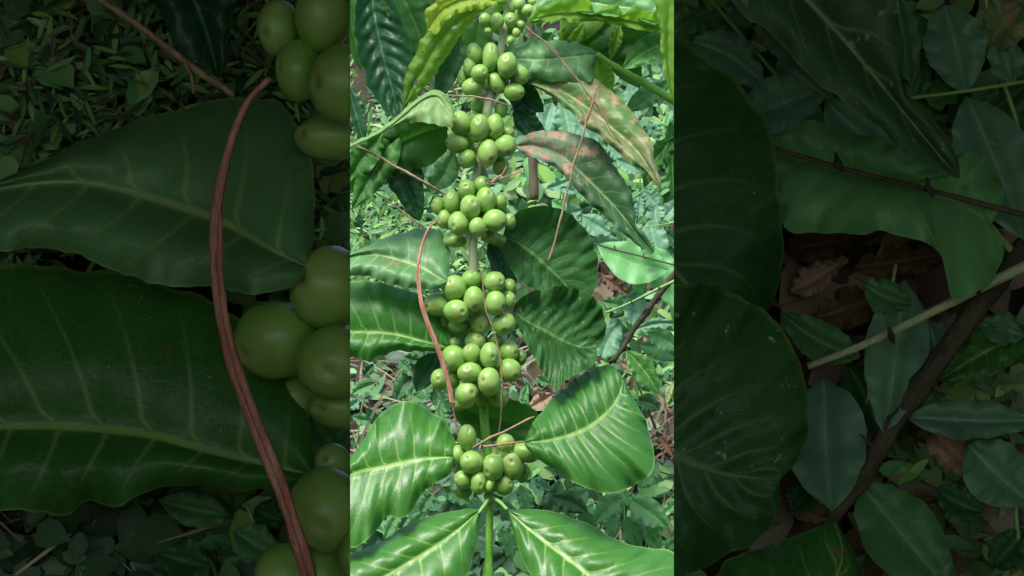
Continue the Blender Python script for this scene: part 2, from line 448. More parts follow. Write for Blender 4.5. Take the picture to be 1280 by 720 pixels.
# ------------------------------------------------------------ small weeds and litter (nobody could count them)
def inpoly(x, y, poly):
    c = False; j = len(poly) - 1
    for i in range(len(poly)):
        if (poly[i][1] > y) != (poly[j][1] > y) and x < (poly[j][0] - poly[i][0]) * (y - poly[i][1]) / (poly[j][1] - poly[i][1]) + poly[i][0]: c = not c
        j = i
    return c
def blade(bm, lt, p, dirv, L, wd, col, up, curl=.3, seg=3):
    side = dirv.cross(up).normalized(); rows = []
    for i in range(seg + 1):
        u = i / seg; wv = wd * math.sin(math.pi * min(.98, u * .86 + .1)) 
        c = p + dirv * L * u + up * (L * curl * math.sin(u * 2.4) * .5)
        l = bm.verts.new(c - side * wv); r = bm.verts.new(c + side * wv); mm = bm.verts.new(c - up * wd * .25)
        for q in (l, r, mm): q[lt] = (*col, 1)
        rows.append((l, mm, r))
    for a, b in zip(rows, rows[1:]):
        bm.faces.new((a[0], a[1], b[1], b[0])); bm.faces.new((a[1], a[2], b[2], b[1]))
def vary(c, k=.3):
    f = 1 + R.uniform(-k, k); return tuple(max(.004, x * f * (1 + R.uniform(-.1, .1))) for x in c)
GRN = [(.16, .37, .12), (.10, .27, .08), (.26, .48, .16), (.045, .13, .04), (.22, .40, .08), (.13, .31, .11)]
def weeds(name, label_kind, region, n, size, cols, wr=.2, lift=(.0, .03), Yf=slope_Y, zone='C', upv=Vector((0, -.7, .7)), matk='weeds', curl=.35, clus=0):
    bm = bmesh.new(); lt = bm.verts.layers.float_color.new('tint')
    xs = [q[0] for q in region]; ys = [q[1] for q in region]; k = 0; tries = 0
    while k < n and tries < n * 20:
        tries += 1
        x, y = R.uniform(min(xs), max(xs)), R.uniform(min(ys), max(ys))
        if not inpoly(x, y, region): continue
        if clus and noise.noise(Vector((x * .045, y * .045, clus))) < R.uniform(-.5, .25): continue
        k += 1
        Y = Yf(y) - R.uniform(*lift)
        if zone == 'C': p = Vector(((x - 640) / F * Y, Y, (360 - y) / F * Y))
        else:
            X, Z = 640 + (x - 640) * ZOOM, 360 + (y - 360) * ZOOM; p = Vector(((X - 640) / F * Y, Y, (360 - Z) / F * Y))
        a = R.uniform(0, 2 * math.pi)
        dv = Vector((math.cos(a), R.uniform(-.5, .3), math.sin(a) * .8)).normalized()
        L = R.uniform(*size)
        up = (upv + Vector((R.uniform(-.5, .5), R.uniform(-.3, .3), R.uniform(-.4, .4)))).normalized()
        blade(bm, lt, p, dv, L, L * wr * R.uniform(.7, 1.2), vary(R.choice(cols)), up, curl)
    o = link(name, bm, M[matk], None, zone); o['kind'] = 'stuff'
    return o
FULL = [(380, -60), (900, -60), (900, 790), (380, 790)]
weeds('ground_weeds', '', [(380, -60), (900, -60), (900, 790), (380, 790)], 2600, (.010, .024), [(.06, .19, .07), (.11, .27, .10), (.04, .12, .05), (.17, .36, .15)], .3, clus=3)
weeds('grassy_weeds', '', [(380, -40), (500, -40), (580, 60), (620, 330), (560, 380), (380, 350)], 6200, (.008, .018), GRN, .14, (0, .04))
weeds('shrubby_weeds', '', [(640, -40), (900, -40), (900, 340), (700, 330), (620, 240)], 1500, (.010, .024), GRN, .3, (0, .08))
weeds('leafy_weeds', '', [(740, 400), (900, 380), (900, 520), (760, 500)], 1100, (.008, .020), GRN + [(.25, .40, .12)], .22, (0, .04))
weeds('low_weeds', '', [(380, 590), (700, 560), (900, 610), (900, 790), (380, 790)], 900, (.010, .026), [(.06, .18, .08), (.04, .13, .06), (.10, .26, .11)], .42, (0, .05))
STR = [(.28, .22, .14), (.18, .14, .09), (.38, .31, .20), (.09, .07, .045), (.14, .10, .065)]
weeds('straw_litter', '', [(420, 425), (680, 450), (700, 560), (560, 640), (420, 660)], 420, (.02, .07), STR, .018, (0, .015), matk='straw', curl=.15)
weeds('straw_litter', '', [(740, 560), (900, 520), (900, 790), (700, 790)], 620, (.02, .07), STR, .022, (0, .015), matk='straw', curl=.15)
weeds('dead_leaf_litter', '', [(730, 325), (870, 320), (870, 400), (740, 400)], 500, (.012, .035), [(.08, .06, .034), (.15,.11,.06), (.07, .04, .035), (.22,.16,.12)], .25, (0, .02), matk='straw', curl=.3)
weeds('bright_weeds', '', [(640, 560), (860, 590), (860, 740), (640, 740)], 420, (.008, .018), [(.20, .42, .12), (.28, .48, .16), (.14, .34, .10)], .4, (.01, .06), clus=9)
weeds('dead_leaf_litter', '', [(660, 450), (860, 420), (860, 560), (660, 540)], 320, (.012, .03), [(.08, .06, .034), (.18, .14, .08), (.07, .04, .035), (.27, .205, .12)], .25, (0, .015), matk='straw', curl=.3)

for x0, x1 in ((-1100, 380), (900, 2400)):           # the same cover goes on over the hillside to both sides
    weeds('ground_weeds', '', [(x0, -200), (x1, -200), (x1, 900), (x0, 900)], 9000, (.012, .030), [(.06, .19, .07), (.11, .27, .10), (.04, .12, .05), (.17, .36, .15)], .3, (0, .05))
    weeds('straw_litter', '', [(x0, -200), (x1, -200), (x1, 900), (x0, 900)], 1500, (.02, .07), STR, .02, (0, .015), matk='straw', curl=.15)
NEARY = lambda y: .572
UPN = Vector((0, -.9, .4))
weeds('bank_grass', '', [(430, 235), (585, 235), (585, 480), (560, 345), (430, 350)], 6500, (.0025, .0075), GRN + [(.16, .12, .07), (.05, .12, .05)], .12, (0, .02), NEARY, 'L', UPN, clus=5)
weeds('bank_broad_weeds', '', [(430, 235), (500, 235), (490, 320), (430, 330)], 110, (.006, .011), GRN, .4, (.005, .02), NEARY, 'L', UPN, clus=2)
weeds('bank_weeds', '', [(545, 300), (585, 300), (585, 480), (500, 480), (520, 440)], 350, (.006, .013), GRN, .35, (0, .018), NEARY, 'L', UPN)
weeds('bank_straw', '', [(430, 430), (570, 440), (570, 480), (430, 480)], 45, (.008, .03), STR, .02, (0, .015), NEARY, 'L', UPN, 'straw', .1)
weeds('bank_weeds', '', [(430, 440), (560, 440), (560, 482), (430, 482)], 160, (.006, .014), [(.05, .13, .05), (.04, .09, .04), (.09, .2, .08)], .35, (0, .014), NEARY, 'L', UPN)
weeds('bank_weeds', '', [(700, 235), (850, 235), (850, 300), (800, 345), (700, 300)], 700, (.005, .012), GRN, .3, (0, .012), NEARY, 'R', UPN)
for z_, xa, xb in (('L', 250, 430), ('R', 850, 1030)):
    weeds('bank_weeds', '', [(xa, 120), (xb, 120), (xb, 600), (xa, 600)], 2600, (.006, .014), GRN, .3, (0, .015), NEARY, z_, UPN)
for z_, xa, xb in (('L', 430, 576), ('R', 704, 850)):
    for ya, yb in ((120, 236), (484, 600)): weeds('bank_weeds', '', [(xa, ya), (xb, ya), (xb, yb), (xa, yb)], 900, (.006, .014), GRN, .3, (0, .015), NEARY, z_, UPN)
weeds('bank_weeds', '', [(790, 390), (850, 390), (850, 480), (780, 480)], 650, (.004, .011), GRN + [(.25, .40, .12)], .25, (0, .015), NEARY, 'R', UPN)
weeds('bank_litter', '', [(735, 325), (820, 325), (850, 480), (735, 480)], 420, (.006, .018), [(.12,.08,.05), (.20,.14,.09), (.08, .045, .035), (.27,.21,.15)], .25, (0, .014), NEARY, 'R', UPN, 'straw', .3)

# ------------------------------------------------------------ the coffee plant
cp = thing('coffee_plant', 'coffee plant with a tall bearing stem of green berry clusters in the bright centre', 'coffee plant', P(611, 740, 0))
cl = thing('coffee_plant', 'dim coffee branch close by at the left edge with big berries and two broad leaves', 'coffee plant', P(560, 473, 0, 'L'))
cr = thing('coffee_plant', 'dim coffee branch close by on the right with broad dark leaves and no berries', 'coffee plant', P(704, 473, 0, 'R'))

# main stem
tube([(609, 770, 9, .006), (610, 718, 7.5, .006), (611, 695, 5, .006), (612, 640, 4.7, .006), (612, 628, 6, .006), (611, 618, 7, .004)], 'stemfresh', cp)
tube([(611, 622, 5, -.003), (610, 575, 5.5, -.004), (606, 530, 5.8, -.004), (602, 490, 5, -.004)], 'stemfresh', cp)
tube([(600, 500, 4, -.006), (594, 420, 5, -.004), (592, 340, 5.6, .004), (591, 300, 5.6, .006), (592, 250, 5, 0), (598, 205, 5.4, .002), (602, 185, 5, -.001)], 'stemgrey', cp)
tube([(602, 186, 5, -.002), (608, 150, 5.5, .002), (611, 128, 6, .004), (622, 90, 5.5, -.001), (628, 50, 5.2, .001), (634, 10, 4.5, -.004), (638, -30, 4.5, -.004)], 'stemgrey', cp)
tube([(594, 192, 4.5, -.02), (604, 215, 5, -.02), (610, 240, 4, -.022)], 'stemgrey', cp)

CL = [
 # crop origin x, y, scale, centre of cluster (photo px), berries (x, y, rx, ry, layer, angle)
 (560, 0, 6, (630, 20), [(278,155,45,55,0,0),(370,160,48,62,1,0),(468,148,45,52,1,0),(545,187,30,34,0,0),(600,78,52,44,0,0),(535,30,45,46,0,0),(300,232,28,25,2,0),(512,245,28,36,2,0),(468,305,29,29,1,0),(405,0,45,38,0,0),(690,60,34,30,-1,0),(640,10,36,34,-1,0)]),
 (560, 0, 6, (612, 92), [(320,430,62,108,1,0),(200,405,56,80,0,18),(165,500,50,68,0,0),(238,548,63,64,2,0),(445,490,72,94,2,0),(108,588,36,68,-1,0),(183,655,76,70,1,0),(362,620,56,80,1,28),(535,567,72,72,0,0),(495,690,78,62,1,0),(405,560,40,50,-2,0)]),
 (530, 110, 5.54, (602, 175), [(252,245,72,86,1,18),(350,205,38,42,-1,0),(385,275,62,90,2,0),(490,270,62,88,1,0),(170,330,34,36,-1,0),(225,383,80,58,1,0),(300,490,58,66,1,0),(443,448,66,88,2,0),(582,308,44,46,-1,0),(560,400,76,74,1,0),(530,540,56,66,-1,0),(375,120,48,60,-2,0),(535,140,46,62,-1,0)]),
 (530, 210, 5.54, (592, 262), [(295,145,61,62,1,0),(400,115,58,60,0,0),(195,235,58,76,0,0),(322,270,67,82,2,0),(428,222,66,86,1,0),(530,232,47,58,0,0),(98,262,46,60,-1,0),(142,355,48,64,0,0),(240,385,70,80,2,0),(373,410,57,64,3,0),(490,362,80,72,2,0),(592,370,43,54,0,0),(215,500,78,50,-1,0),(460,475,62,46,0,0),(565,315,30,45,-2,0),(520,500,52,42,-2,0),(340,420,70,60,-3,0)]),
 (525, 325, 5.143, (590, 375), [(220,180,76,80,1,0),(332,125,63,60,0,0),(112,285,84,75,0,0),(235,330,79,71,2,0),(345,252,62,78,2,0),(480,140,66,66,1,0),(575,172,43,50,-1,0),(485,278,64,75,2,0),(570,260,46,58,0,0),(390,400,62,80,0,0),(540,410,72,70,1,0),(250,420,70,46,-1,0),(490,515,52,46,-1,0),(150,400,52,48,-2,0),(420,110,36,50,-1,0)]),
 (525, 400, 5.143, (598, 462), [(355,140,64,64,0,0),(330,215,58,62,1,0),(450,228,62,80,2,0),(575,205,60,68,0,0),(650,240,36,52,-1,0),(215,245,74,82,1,0),(225,152,38,40,-1,0),(320,340,76,66,2,0),(575,325,72,76,1,0),(445,397,71,86,3,0),(130,382,60,64,1,0),(205,382,50,60,0,0),(302,478,73,84,2,0),(505,492,64,70,0,0),(398,510,42,50,-1,0),(252,540,58,42,-1,0),(500,325,36,52,-1,0)]),
 (550, 510, 5.143, (612, 585), [(175,188,56,80,1,0),(118,300,52,60,0,0),(205,350,73,71,2,0),(342,382,69,82,2,0),(468,372,72,86,1,0),(548,287,82,58,1,-22),(420,225,56,57,1,0),(150,462,56,60,1,0),(250,480,50,74,2,0),(412,492,60,66,1,0),(318,502,22,34,3,0),(152,538,50,40,-1,0),(535,412,40,58,-1,0),(128,392,30,40,-1,0)]),
]
cnt = 0
for ci, (ox, oy, sc, ctr, bs) in enumerate(CL):
    core_dep = -.006
    pts = [(ctr[0] - 3, ctr[1] - 20, 5, core_dep), (ctr[0], ctr[1], 12, core_dep - .003), (ctr[0] + 2, ctr[1] + 18, 7, core_dep)]
    core = tube(pts, 'node', cp, name='berry_cluster', wob=.4)
    for (x, y, rx, ry, ly, an) in bs:
        px, py = ox + x / sc, oy + y / sc
        rp = (rx + ry) / 2 / sc
        dep = .003 + ly * .0052
        bo = berry(px, py, rx / sc, ry / sc, dep, an, core, 'C', ctr)
        # little stalk to the node
    fr = random.Random(ci + 40)
    for q in range(9):                                  # berries round the back of the node, filling the whorl
        a_ = 2 * math.pi * q / 9 + fr.uniform(-.2, .2); k_ = 15 if ci else 12
        berry(ctr[0] + math.cos(a_) * k_ * fr.uniform(.8, 1.7), ctr[1] + math.sin(a_) * k_ * fr.uniform(.6, 1.25), fr.uniform(9, 12), fr.uniform(10, 13), -.008, fr.uniform(-30, 30), core, 'C', ctr)
# near left plant: the left sides of three of those clusters
for ci, keep in ((3, 560), (4, 578), (5, 578)):
    ox, oy, sc, ctr, bs = CL[ci]
    sel = [b for b in bs if ox + (b[0] - b[2]) / sc < 577 and 236 < oy + b[1] / sc < 484]
    core = None
    for (x, y, rx, ry, ly, an) in sel:
        px, py = ox + x / sc, oy + y / sc
        berry(px, py, rx / sc, ry / sc, .003 + ly * .0052, an, cl, 'L', ctr)

def both(f, *zones):
    for z in zones: f(cp if z == 'C' else (cl if z == 'L' else cr), z)

# --- leaves, front to back
# lower pair
leaf([(606, 632), (572, 662), (535, 688), (495, 712), (450, 738), (400, 765)],
     [(600, 636), (580, 636), (545, 644), (510, 655), (475, 677), (438, 695), (405, 725)],
     [(599, 650), (598, 668), (591, 695), (582, 722), (560, 755), (500, 790), (440, 792)],
     'fresh', cp, dep=.03, tilt=.6, fold=-.006, nveins=8, quilt=.0022, sag=.006)
tube([(612, 622, 2.6, .004), (606, 631, 2.6, .022), (598, 642, 2.0, .03)], 'stem', cp, name='petiole')
leaf([(629, 632), (655, 657), (685, 680), (715, 702), (760, 735), (850, 775)],
     [(640, 636), (670, 637), (705, 643), (740, 657), (765, 671), (790, 682), (842, 691), (870, 730)],
     [(636, 645), (641, 665), (650, 690), (664, 722), (700, 765), (770, 800)],
     'fresh', cp, dep=.035, tilt=.75, fold=-.005, nveins=9, quilt=.0055, sag=.005)
tube([(614, 622, 2.6, .004), (624, 627, 2.4, .02), (634, 637, 2.0, .03)], 'stem', cp, name='petiole')
# middle left lower
leaf([(568, 571), (535, 573), (505, 578), (478, 584), (445, 590), (400, 612)],
     [(571, 562), (566, 545), (550, 522), (528, 506), (505, 503), (480, 513), (460, 540), (436, 575), (410, 595)],
     [(566, 585), (558, 597), (540, 605), (524, 622), (514, 640), (498, 647), (483, 646), (470, 664), (438, 685), (408, 668)],
     'fresh', cp, dep=.012, tilt=.5, fold=-.004, nveins=9, quilt=.0018, vc=.10, sag=.005, ruffle=.004)
# right middle big
leaf([(655, 553), (680, 551), (705, 546), (730, 537), (752, 522), (768, 505), (777, 485), (776, 468)],
     [(662, 538), (676, 515), (694, 494), (712, 478), (735, 464), (762, 456)],
     [(660, 562), (678, 578), (700, 591), (728, 607), (757, 616), (788, 611), (812, 592), (818, 575), (814, 548), (806, 524), (796, 506), (785, 484)],
     'green', cp, dep=.016, tilt=.55, fold=-.006, nveins=11, quilt=.0036, vc=.06, ruffle=.004, sag=.005)
# right, speckled
def fS(pr, z):
    leaf([(641, 390), (660, 403), (680, 413), (700, 424), (722, 433), (746, 436)],
     [(646, 378), (660, 367), (682, 360), (708, 358), (730, 363), (748, 378), (756, 398), (757, 415), (753, 428)],
     [(645, 402), (655, 425), (666, 444), (674, 458), (684, 474), (694, 490), (706, 476), (720, 468), (735, 462), (745, 450)],
     'speck', pr, z, dep=.004, tilt=.1, fold=.008, nveins=10, quilt=.0045, ruffle=.005, vc=.22, sag=-.003)
both(fS, 'C', 'R')
def fT(pr, z):
    leaf([(628, 298), (645, 303), (665, 317), (685, 335), (703, 352), (725, 378)],
     [(632, 282), (645, 268), (662, 260), (688, 258), (712, 266), (730, 282), (742, 300), (747, 325), (746, 350), (738, 372)],
     [(630, 312), (635, 330), (648, 348), (662, 360), (690, 376), (710, 382)],
     'mid', pr, z, dep=-.008, tilt=.05, fold=.008, nveins=9, quilt=.004, ruffle=.005, vc=.22, sag=-.004)
both(fT, 'C', 'R')
def fU(pr, z):
    leaf([(645, 182), (675, 184), (705, 198), (735, 225), (765, 255), (788, 282), (806, 304), (817, 317)],
     [(660, 168), (685, 162), (712, 165), (742, 176), (762, 195), (776, 220), (788, 238), (795, 262), (795, 280), (806, 292), (816, 308)],
     [(650, 190), (672, 198), (698, 215), (722, 240), (745, 263), (770, 284), (790, 302), (806, 312)],
     'pink', pr, z, dep=.006, tilt=.25, fold=.004, nveins=10, quilt=.0016, vc=.16, sag=.004)
both(fU, 'C', 'R')
leaf([(656, 102), (685, 106), (712, 120), (740, 140), (768, 163), (797, 190), (827, 236)],
     [(667, 88), (682, 84), (702, 84), (725, 90), (750, 102), (767, 115), (787, 134), (800, 152), (814, 178), (819, 202), (825, 222)],
     [(664, 107), (677, 113), (696, 128), (717, 142), (733, 160), (756, 175), (775, 194), (798, 210), (816, 224)],
     'rust', cp, dep=.012, tilt=.5, fold=.003, nveins=10, quilt=.0018, vc=.16, sag=.006, label='green leaf with pinkish brown scorched patches')
leaf([(748, 67), (725, 70), (700, 73), (672, 75), (640, 74), (600, 80)],
     [(735, 58), (712, 51), (688, 50), (662, 51), (635, 58)],
     [(745, 78), (738, 100), (712, 102), (680, 100), (640, 95)],
     'pale', cp, dep=.0, tilt=.5, fold=-.004, nveins=8, quilt=.002)
tube([(746, 67, 3, .002), (765, 80, 3.6, .0), (785, 92, 4.2, -.002), (812, 108, 5, -.004), (860, 135, 5.5, -.006)], 'stemfresh', cp)
leaf([(657, 31), (680, 20), (710, 17), (740, 18), (775, 25), (805, 30), (835, 38)],
     [(668, 14), (690, 2), (715, -6), (738, 2), (745, 14), (758, 6), (772, 8), (780, 17), (792, 8), (805, 14), (816, 17), (822, 10), (830, 25)],
     [(672, 30), (692, 24), (715, 27), (745, 28), (775, 32), (805, 37), (825, 40)],
     'lime', cp, dep=.02, tilt=-.4, fold=.004, nveins=9, quilt=.001, ruffle=.005)
leaf([(662, 26), (680, 12), (705, 4), (738, 4), (765, 8), (795, 12), (832, 26)], [(668, 5), (690, -14), (720, -24), (750, -18), (780, -12), (810, -6), (828, 10)],
     [(672, 24), (690, 16), (712, 12), (738, 16), (765, 18), (795, 22), (820, 30)], 'pale', cp, dep=.014, tilt=.6, ruffle=.006, nveins=9)
leaf([(842, -40), (838, 0), (835, 40), (836, 80), (842, 130)], [(820, -20), (821, 10), (825, 50), (829, 90)], [(865, -10), (870, 40), (860, 90)],
     'lime', cp, dep=.03, tilt=.1, quilt=.0008)
aleaf((850, 50), (778, 86), 17, 'green', cp, dep=.008, tilt=.6, bend=.08)
aleaf((700, 60), (780, -40), 24, 'lime', cp, dep=-.02, tilt=.1)
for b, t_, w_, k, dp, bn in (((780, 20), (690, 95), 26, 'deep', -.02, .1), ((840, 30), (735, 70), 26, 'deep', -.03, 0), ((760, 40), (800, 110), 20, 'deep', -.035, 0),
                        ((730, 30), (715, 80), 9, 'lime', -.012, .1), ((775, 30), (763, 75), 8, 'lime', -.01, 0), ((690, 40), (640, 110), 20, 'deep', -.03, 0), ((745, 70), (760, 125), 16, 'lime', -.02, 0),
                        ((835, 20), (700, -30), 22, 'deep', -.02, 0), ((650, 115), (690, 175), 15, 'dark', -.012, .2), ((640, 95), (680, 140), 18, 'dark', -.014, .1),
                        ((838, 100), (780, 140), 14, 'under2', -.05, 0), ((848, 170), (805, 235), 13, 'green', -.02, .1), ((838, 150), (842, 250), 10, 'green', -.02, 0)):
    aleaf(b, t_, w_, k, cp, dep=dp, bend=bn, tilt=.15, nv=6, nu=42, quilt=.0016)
# top left
leaf([(466, -30), (466, 5), (472, 40), (480, 75), (490, 110), (500, 150)],
     [(450, -10), (443, 25), (447, 60), (455, 90), (466, 118), (482, 140)],
     [(485, -15), (500, 20), (512, 50), (518, 78), (515, 105), (510, 130)],
     'dark', cp, dep=.0, tilt=.1, fold=.01, nveins=10, quilt=.006, vc=.16, sag=-.005, nv=12, label='glossy dark green leaf with deep furrows')
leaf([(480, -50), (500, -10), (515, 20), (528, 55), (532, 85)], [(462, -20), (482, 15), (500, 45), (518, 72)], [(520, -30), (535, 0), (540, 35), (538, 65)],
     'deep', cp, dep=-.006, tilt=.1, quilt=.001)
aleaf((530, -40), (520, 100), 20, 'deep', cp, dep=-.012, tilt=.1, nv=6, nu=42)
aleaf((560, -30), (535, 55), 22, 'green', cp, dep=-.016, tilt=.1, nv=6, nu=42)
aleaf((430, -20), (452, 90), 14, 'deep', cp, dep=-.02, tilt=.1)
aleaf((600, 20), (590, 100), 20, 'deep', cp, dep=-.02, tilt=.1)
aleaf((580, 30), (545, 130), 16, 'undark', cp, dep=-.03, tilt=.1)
aleaf((434, 105), (456, 182), 12, 'dark', cp, dep=-.006, tilt=.2)
leaf([(616, 6), (595, 12), (572, 28), (550, 50), (533, 78), (517, 105), (503, 136)],
     [(600, 6), (575, 12), (557, 22), (540, 36), (527, 50), (519, 68), (512, 82), (506, 100), (503, 118)],
     [(606, 14), (592, 24), (577, 43), (566, 60), (556, 75), (545, 92), (532, 106), (518, 122)],
     'lime', cp, dep=.014, tilt=-.15, fold=-.003, nveins=8, quilt=.0008, holes=[(569, 34, 4, 3), (520, 104, 3, 5), (549, 72, 1.5, 2), (529, 65, 1.2, 1.2)],
     nu=110, nv=14, label='lime green leaf seen from below with insect holes')
leaf([(622, 2), (600, -4), (575, 0), (552, 12), (534, 38)], [(600, -20), (570, -14), (545, 0), (532, 14)], [(600, 12), (578, 14), (560, 22), (545, 42)],
     'yellow', cp, dep=.018, tilt=.0, quilt=.001, label='yellowing leaf with black specks')
aleaf((640, -10), (580, -8), 14, 'lime', cp, dep=.0)
# arched leaf and the hanging ones below it
leaf([(566, 150), (556, 133), (543, 121), (525, 128), (505, 145), (478, 166), (440, 184), (425, 190)],
     [(568, 138), (560, 122), (545, 112), (528, 118), (508, 134), (490, 150), (468, 165), (438, 180)],
     [(565, 160), (552, 157), (535, 152), (515, 153), (495, 158), (470, 170), (445, 183)],
     'palewarm', cp, dep=.03, tilt=.5, fold=-.002, nveins=9, quilt=.001)
leaf([(560, 158), (535, 165), (510, 175), (485, 190), (462, 210), (440, 240)],
     [(540, 150), (515, 152), (490, 160), (460, 172), (440, 186), (425, 215)], [(556, 190), (530, 208), (505, 215), (485, 213), (470, 222), (455, 238)],
     'deep', cp, dep=.006, tilt=-.2, quilt=.0012, nveins=9)
aleaf((500, 160), (440, 262), 20, 'green', cp, dep=.012, tilt=.1, nv=6, nu=42)
aleaf((478, 165), (428, 232), 17, 'green', cp, dep=.014, tilt=-.1, nv=6, nu=42)
def fH(pr, z):
    leaf([(500, 190), (505, 215), (512, 240), (519, 258), (524, 277)],
     [(488, 195), (480, 215), (488, 235), (500, 252), (510, 268)], [(520, 190), (528, 210), (530, 235), (530, 255), (528, 270)],
     'dark', pr, z, dep=.0, tilt=.0, quilt=.0012, nveins=8)
both(fH, 'C', 'L')
aleaf((568, 188), (532, 240), 16, 'under2', cp, dep=-.01, tilt=.2, bend=-.1, nv=6, nu=42)
aleaf((545, 190), (528, 222), 12, 'under', cp, dep=-.014, tilt=.2)
# left middle pair
def fM(pr, z):
    leaf([(560, 352), (545, 345), (527, 335), (508, 328), (488, 322), (466, 318), (440, 320), (418, 326)],
     [(562, 335), (561, 315), (556, 298), (546, 286), (525, 285), (505, 290), (480, 298), (458, 308), (436, 318)],
     [(552, 360), (530, 361), (505, 358), (485, 355), (470, 347), (450, 345), (432, 344), (424, 336)],
     'pale', pr, z, dep=.004, tilt=.8, fold=-.003, nveins=7, quilt=.0012, vc=.18, sag=.006)
both(fM, 'C', 'L')
def fN(pr, z):
    leaf([(562, 434), (542, 430), (520, 425), (498, 419), (475, 416), (450, 415), (425, 417), (395, 430)],
     [(561, 422), (556, 402), (545, 385), (528, 370), (505, 360), (478, 353), (450, 351), (425, 356), (405, 378)],
     [(552, 439), (530, 439), (510, 439), (492, 440), (482, 446), (470, 446), (463, 452), (452, 448), (440, 447), (420, 448), (405, 442)],
     'green', pr, z, dep=.0, tilt=.35, fold=-.003, nveins=9, quilt=.0014, vc=.08, sag=.006)
both(fN, 'C', 'L')
leaf([(560, 500), (590, 515), (620, 525), (655, 532), (680, 525)], [(570, 490), (600, 492), (635, 498), (665, 510)], [(565, 515), (585, 540), (615, 552), (650, 552), (672, 540)],
     'deep', cp, dep=-.014, tilt=.2, quilt=.001)
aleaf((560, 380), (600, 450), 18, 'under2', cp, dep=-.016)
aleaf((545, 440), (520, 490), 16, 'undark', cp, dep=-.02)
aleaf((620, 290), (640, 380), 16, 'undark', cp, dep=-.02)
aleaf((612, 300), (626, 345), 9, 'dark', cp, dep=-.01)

# right near plant keeps the top of the big lower leaf
leaf([(690, 560), (720, 535), (752, 500), (770, 470), (768, 452)], [(695, 500), (712, 478), (735, 464), (758, 456)], [(730, 560), (770, 540), (790, 500), (780, 475)],
     'green', cr, 'R', dep=.012, tilt=.4, fold=-.006, nveins=10, quilt=.0022)
tube([(700, 500, 4, -.02), (712, 440, 4, -.022), (708, 380, 4, -.022), (700, 300, 4, -.022), (690, 240, 4, -.02)], 'stemgrey', cr, 'R')

# ------------------------------------------------------------ plants behind, each of its own
def bgplant(name, label, cat, stem, leaves, zone='C', dep=-.3, mk='stem', sr=1.2, group=None):
    x0, y0 = stem[0]
    t = thing(name, label, cat, P(x0, y0, dep, zone), group)
    tube([(x, y, sr * (1 - .4 * i / len(stem)), dep) for i, (x, y) in enumerate(stem)], mk, t, zone, seg=6)
    for i, (b, tp, wd, k, dd) in enumerate(leaves):
        aleaf(b, tp, wd, k, t, zone, dep=dep + dd, tilt=.4, bend=R.uniform(-.08, .08))
    return t
def bgset(zone):
    k = 1 if zone == 'C' else .09                    # the near bank is shallow
    w_ = 'in the bright middle ground' if zone == 'C' else 'in dim shade at right'
    dd = -.30 if zone == 'C' else -.035
    bgplant('understorey_shrub', 'pale blue-green shrub with drooping oval leaves ' + ('behind the spotted coffee leaf' if zone == 'C' else 'at the dim upper right'), 'shrub',
        [(735, 330), (728, 280), (720, 230), (705, 170), (700, 120)],
        [((728, 262), (700, 268), 11, 'under', .01), ((728, 270), (765, 292), 13, 'under', .02), ((722, 240), (690, 228), 8, 'under', 0), ((718, 235), (750, 250), 10, 'under2', .01),
         ((726, 280), (760, 272), 11, 'under', .0), ((735, 310), (775, 300), 13, 'under', -.01), ((716, 285), (735, 292), 10, 'under', .03), ((722, 262), (742, 255), 9, 'undark', .0),
         ((705, 262), (690, 250), 8, 'bright', .02), ((712, 225), (682, 236), 7, 'under', .02), ((720, 230), (760, 220), 8, 'undark', -.02)], zone, dd)
    bgplant('understorey_shrub', 'grey-green shrub of small leaves ' + ('by the far right edge of the bright part' if zone == 'C' else 'at the dim far right edge'), 'shrub',
        [(838, 360), (832, 300), (822, 260), (812, 215)],
        [((822, 258), (805, 238), 12, 'under', .0), ((820, 255), (822, 282), 12, 'under', .02), ((812, 275), (826, 330), 17, 'under', .03), ((828, 275), (850, 250), 12, 'under', .0),
         ((815, 262), (795, 280), 10, 'under2', .0), ((800, 245), (798, 275), 7, 'under', .02), ((832, 290), (850, 312), 12, 'undark', .0), ((835, 340), (850, 300), 10, 'under', .0),
         ((812, 218), (800, 212), 6, 'under2', .0), ((820, 232), (845, 225), 8, 'under2', .0)], zone, dd)
    bgplant('understorey_plant', 'low plant with one large bright green leaf above dead litter' + ('' if zone == 'C' else ', dim at the right'), 'plant',
        [(842, 380), (828, 345), (812, 320)], [((836, 338), (746, 306), 25, 'bright', .02), ((818, 308), (842, 385), 20, 'bright', .01), ((815, 318), (805, 298), 9, 'under2', .03)], zone, dd + .03 * k)
    bgplant('understorey_plant', 'plant with pale blue-green leaves beside the dark branch' + ('' if zone == 'C' else ', dim at the right'), 'plant',
        [(790, 455), (782, 425), (790, 385), (795, 360)],
        [((795, 362), (790, 408), 15, 'under', .02), ((790, 385), (752, 376), 10, 'under2', .01), ((765, 395), (778, 442), 14, 'under', .0), ((752, 448), (775, 402), 16, 'under', .01),
         ((788, 368), (762, 398), 12, 'undark', .0), ((798, 410), (850, 405), 7, 'under', .03), ((790, 355), (810, 362), 9, 'bright', .02)], zone, dd + .02 * k)
    bgplant('understorey_plant', 'drooping green broad-leaved plant below the dark branch' + ('' if zone == 'C' else ', dim at the right'), 'plant',
        [(800, 520), (795, 480), (785, 440)],
        [((783, 438), (824, 492), 14, 'green', .03), ((800, 430), (850, 450), 14, 'under2', .0), ((810, 415), (850, 438), 13, 'under2', .02), ((795, 500), (825, 512), 12, 'undark', .0), ((800, 480), (830, 470), 9, 'under2', .0)], zone, dd + .01 * k)
bgset('C')
def zu(x, y): return (640 + (840 + x / 2 - 640) / ZOOM, 360 + (y / 2 - 360) / ZOOM)          # read off the upper right quarter, doubled
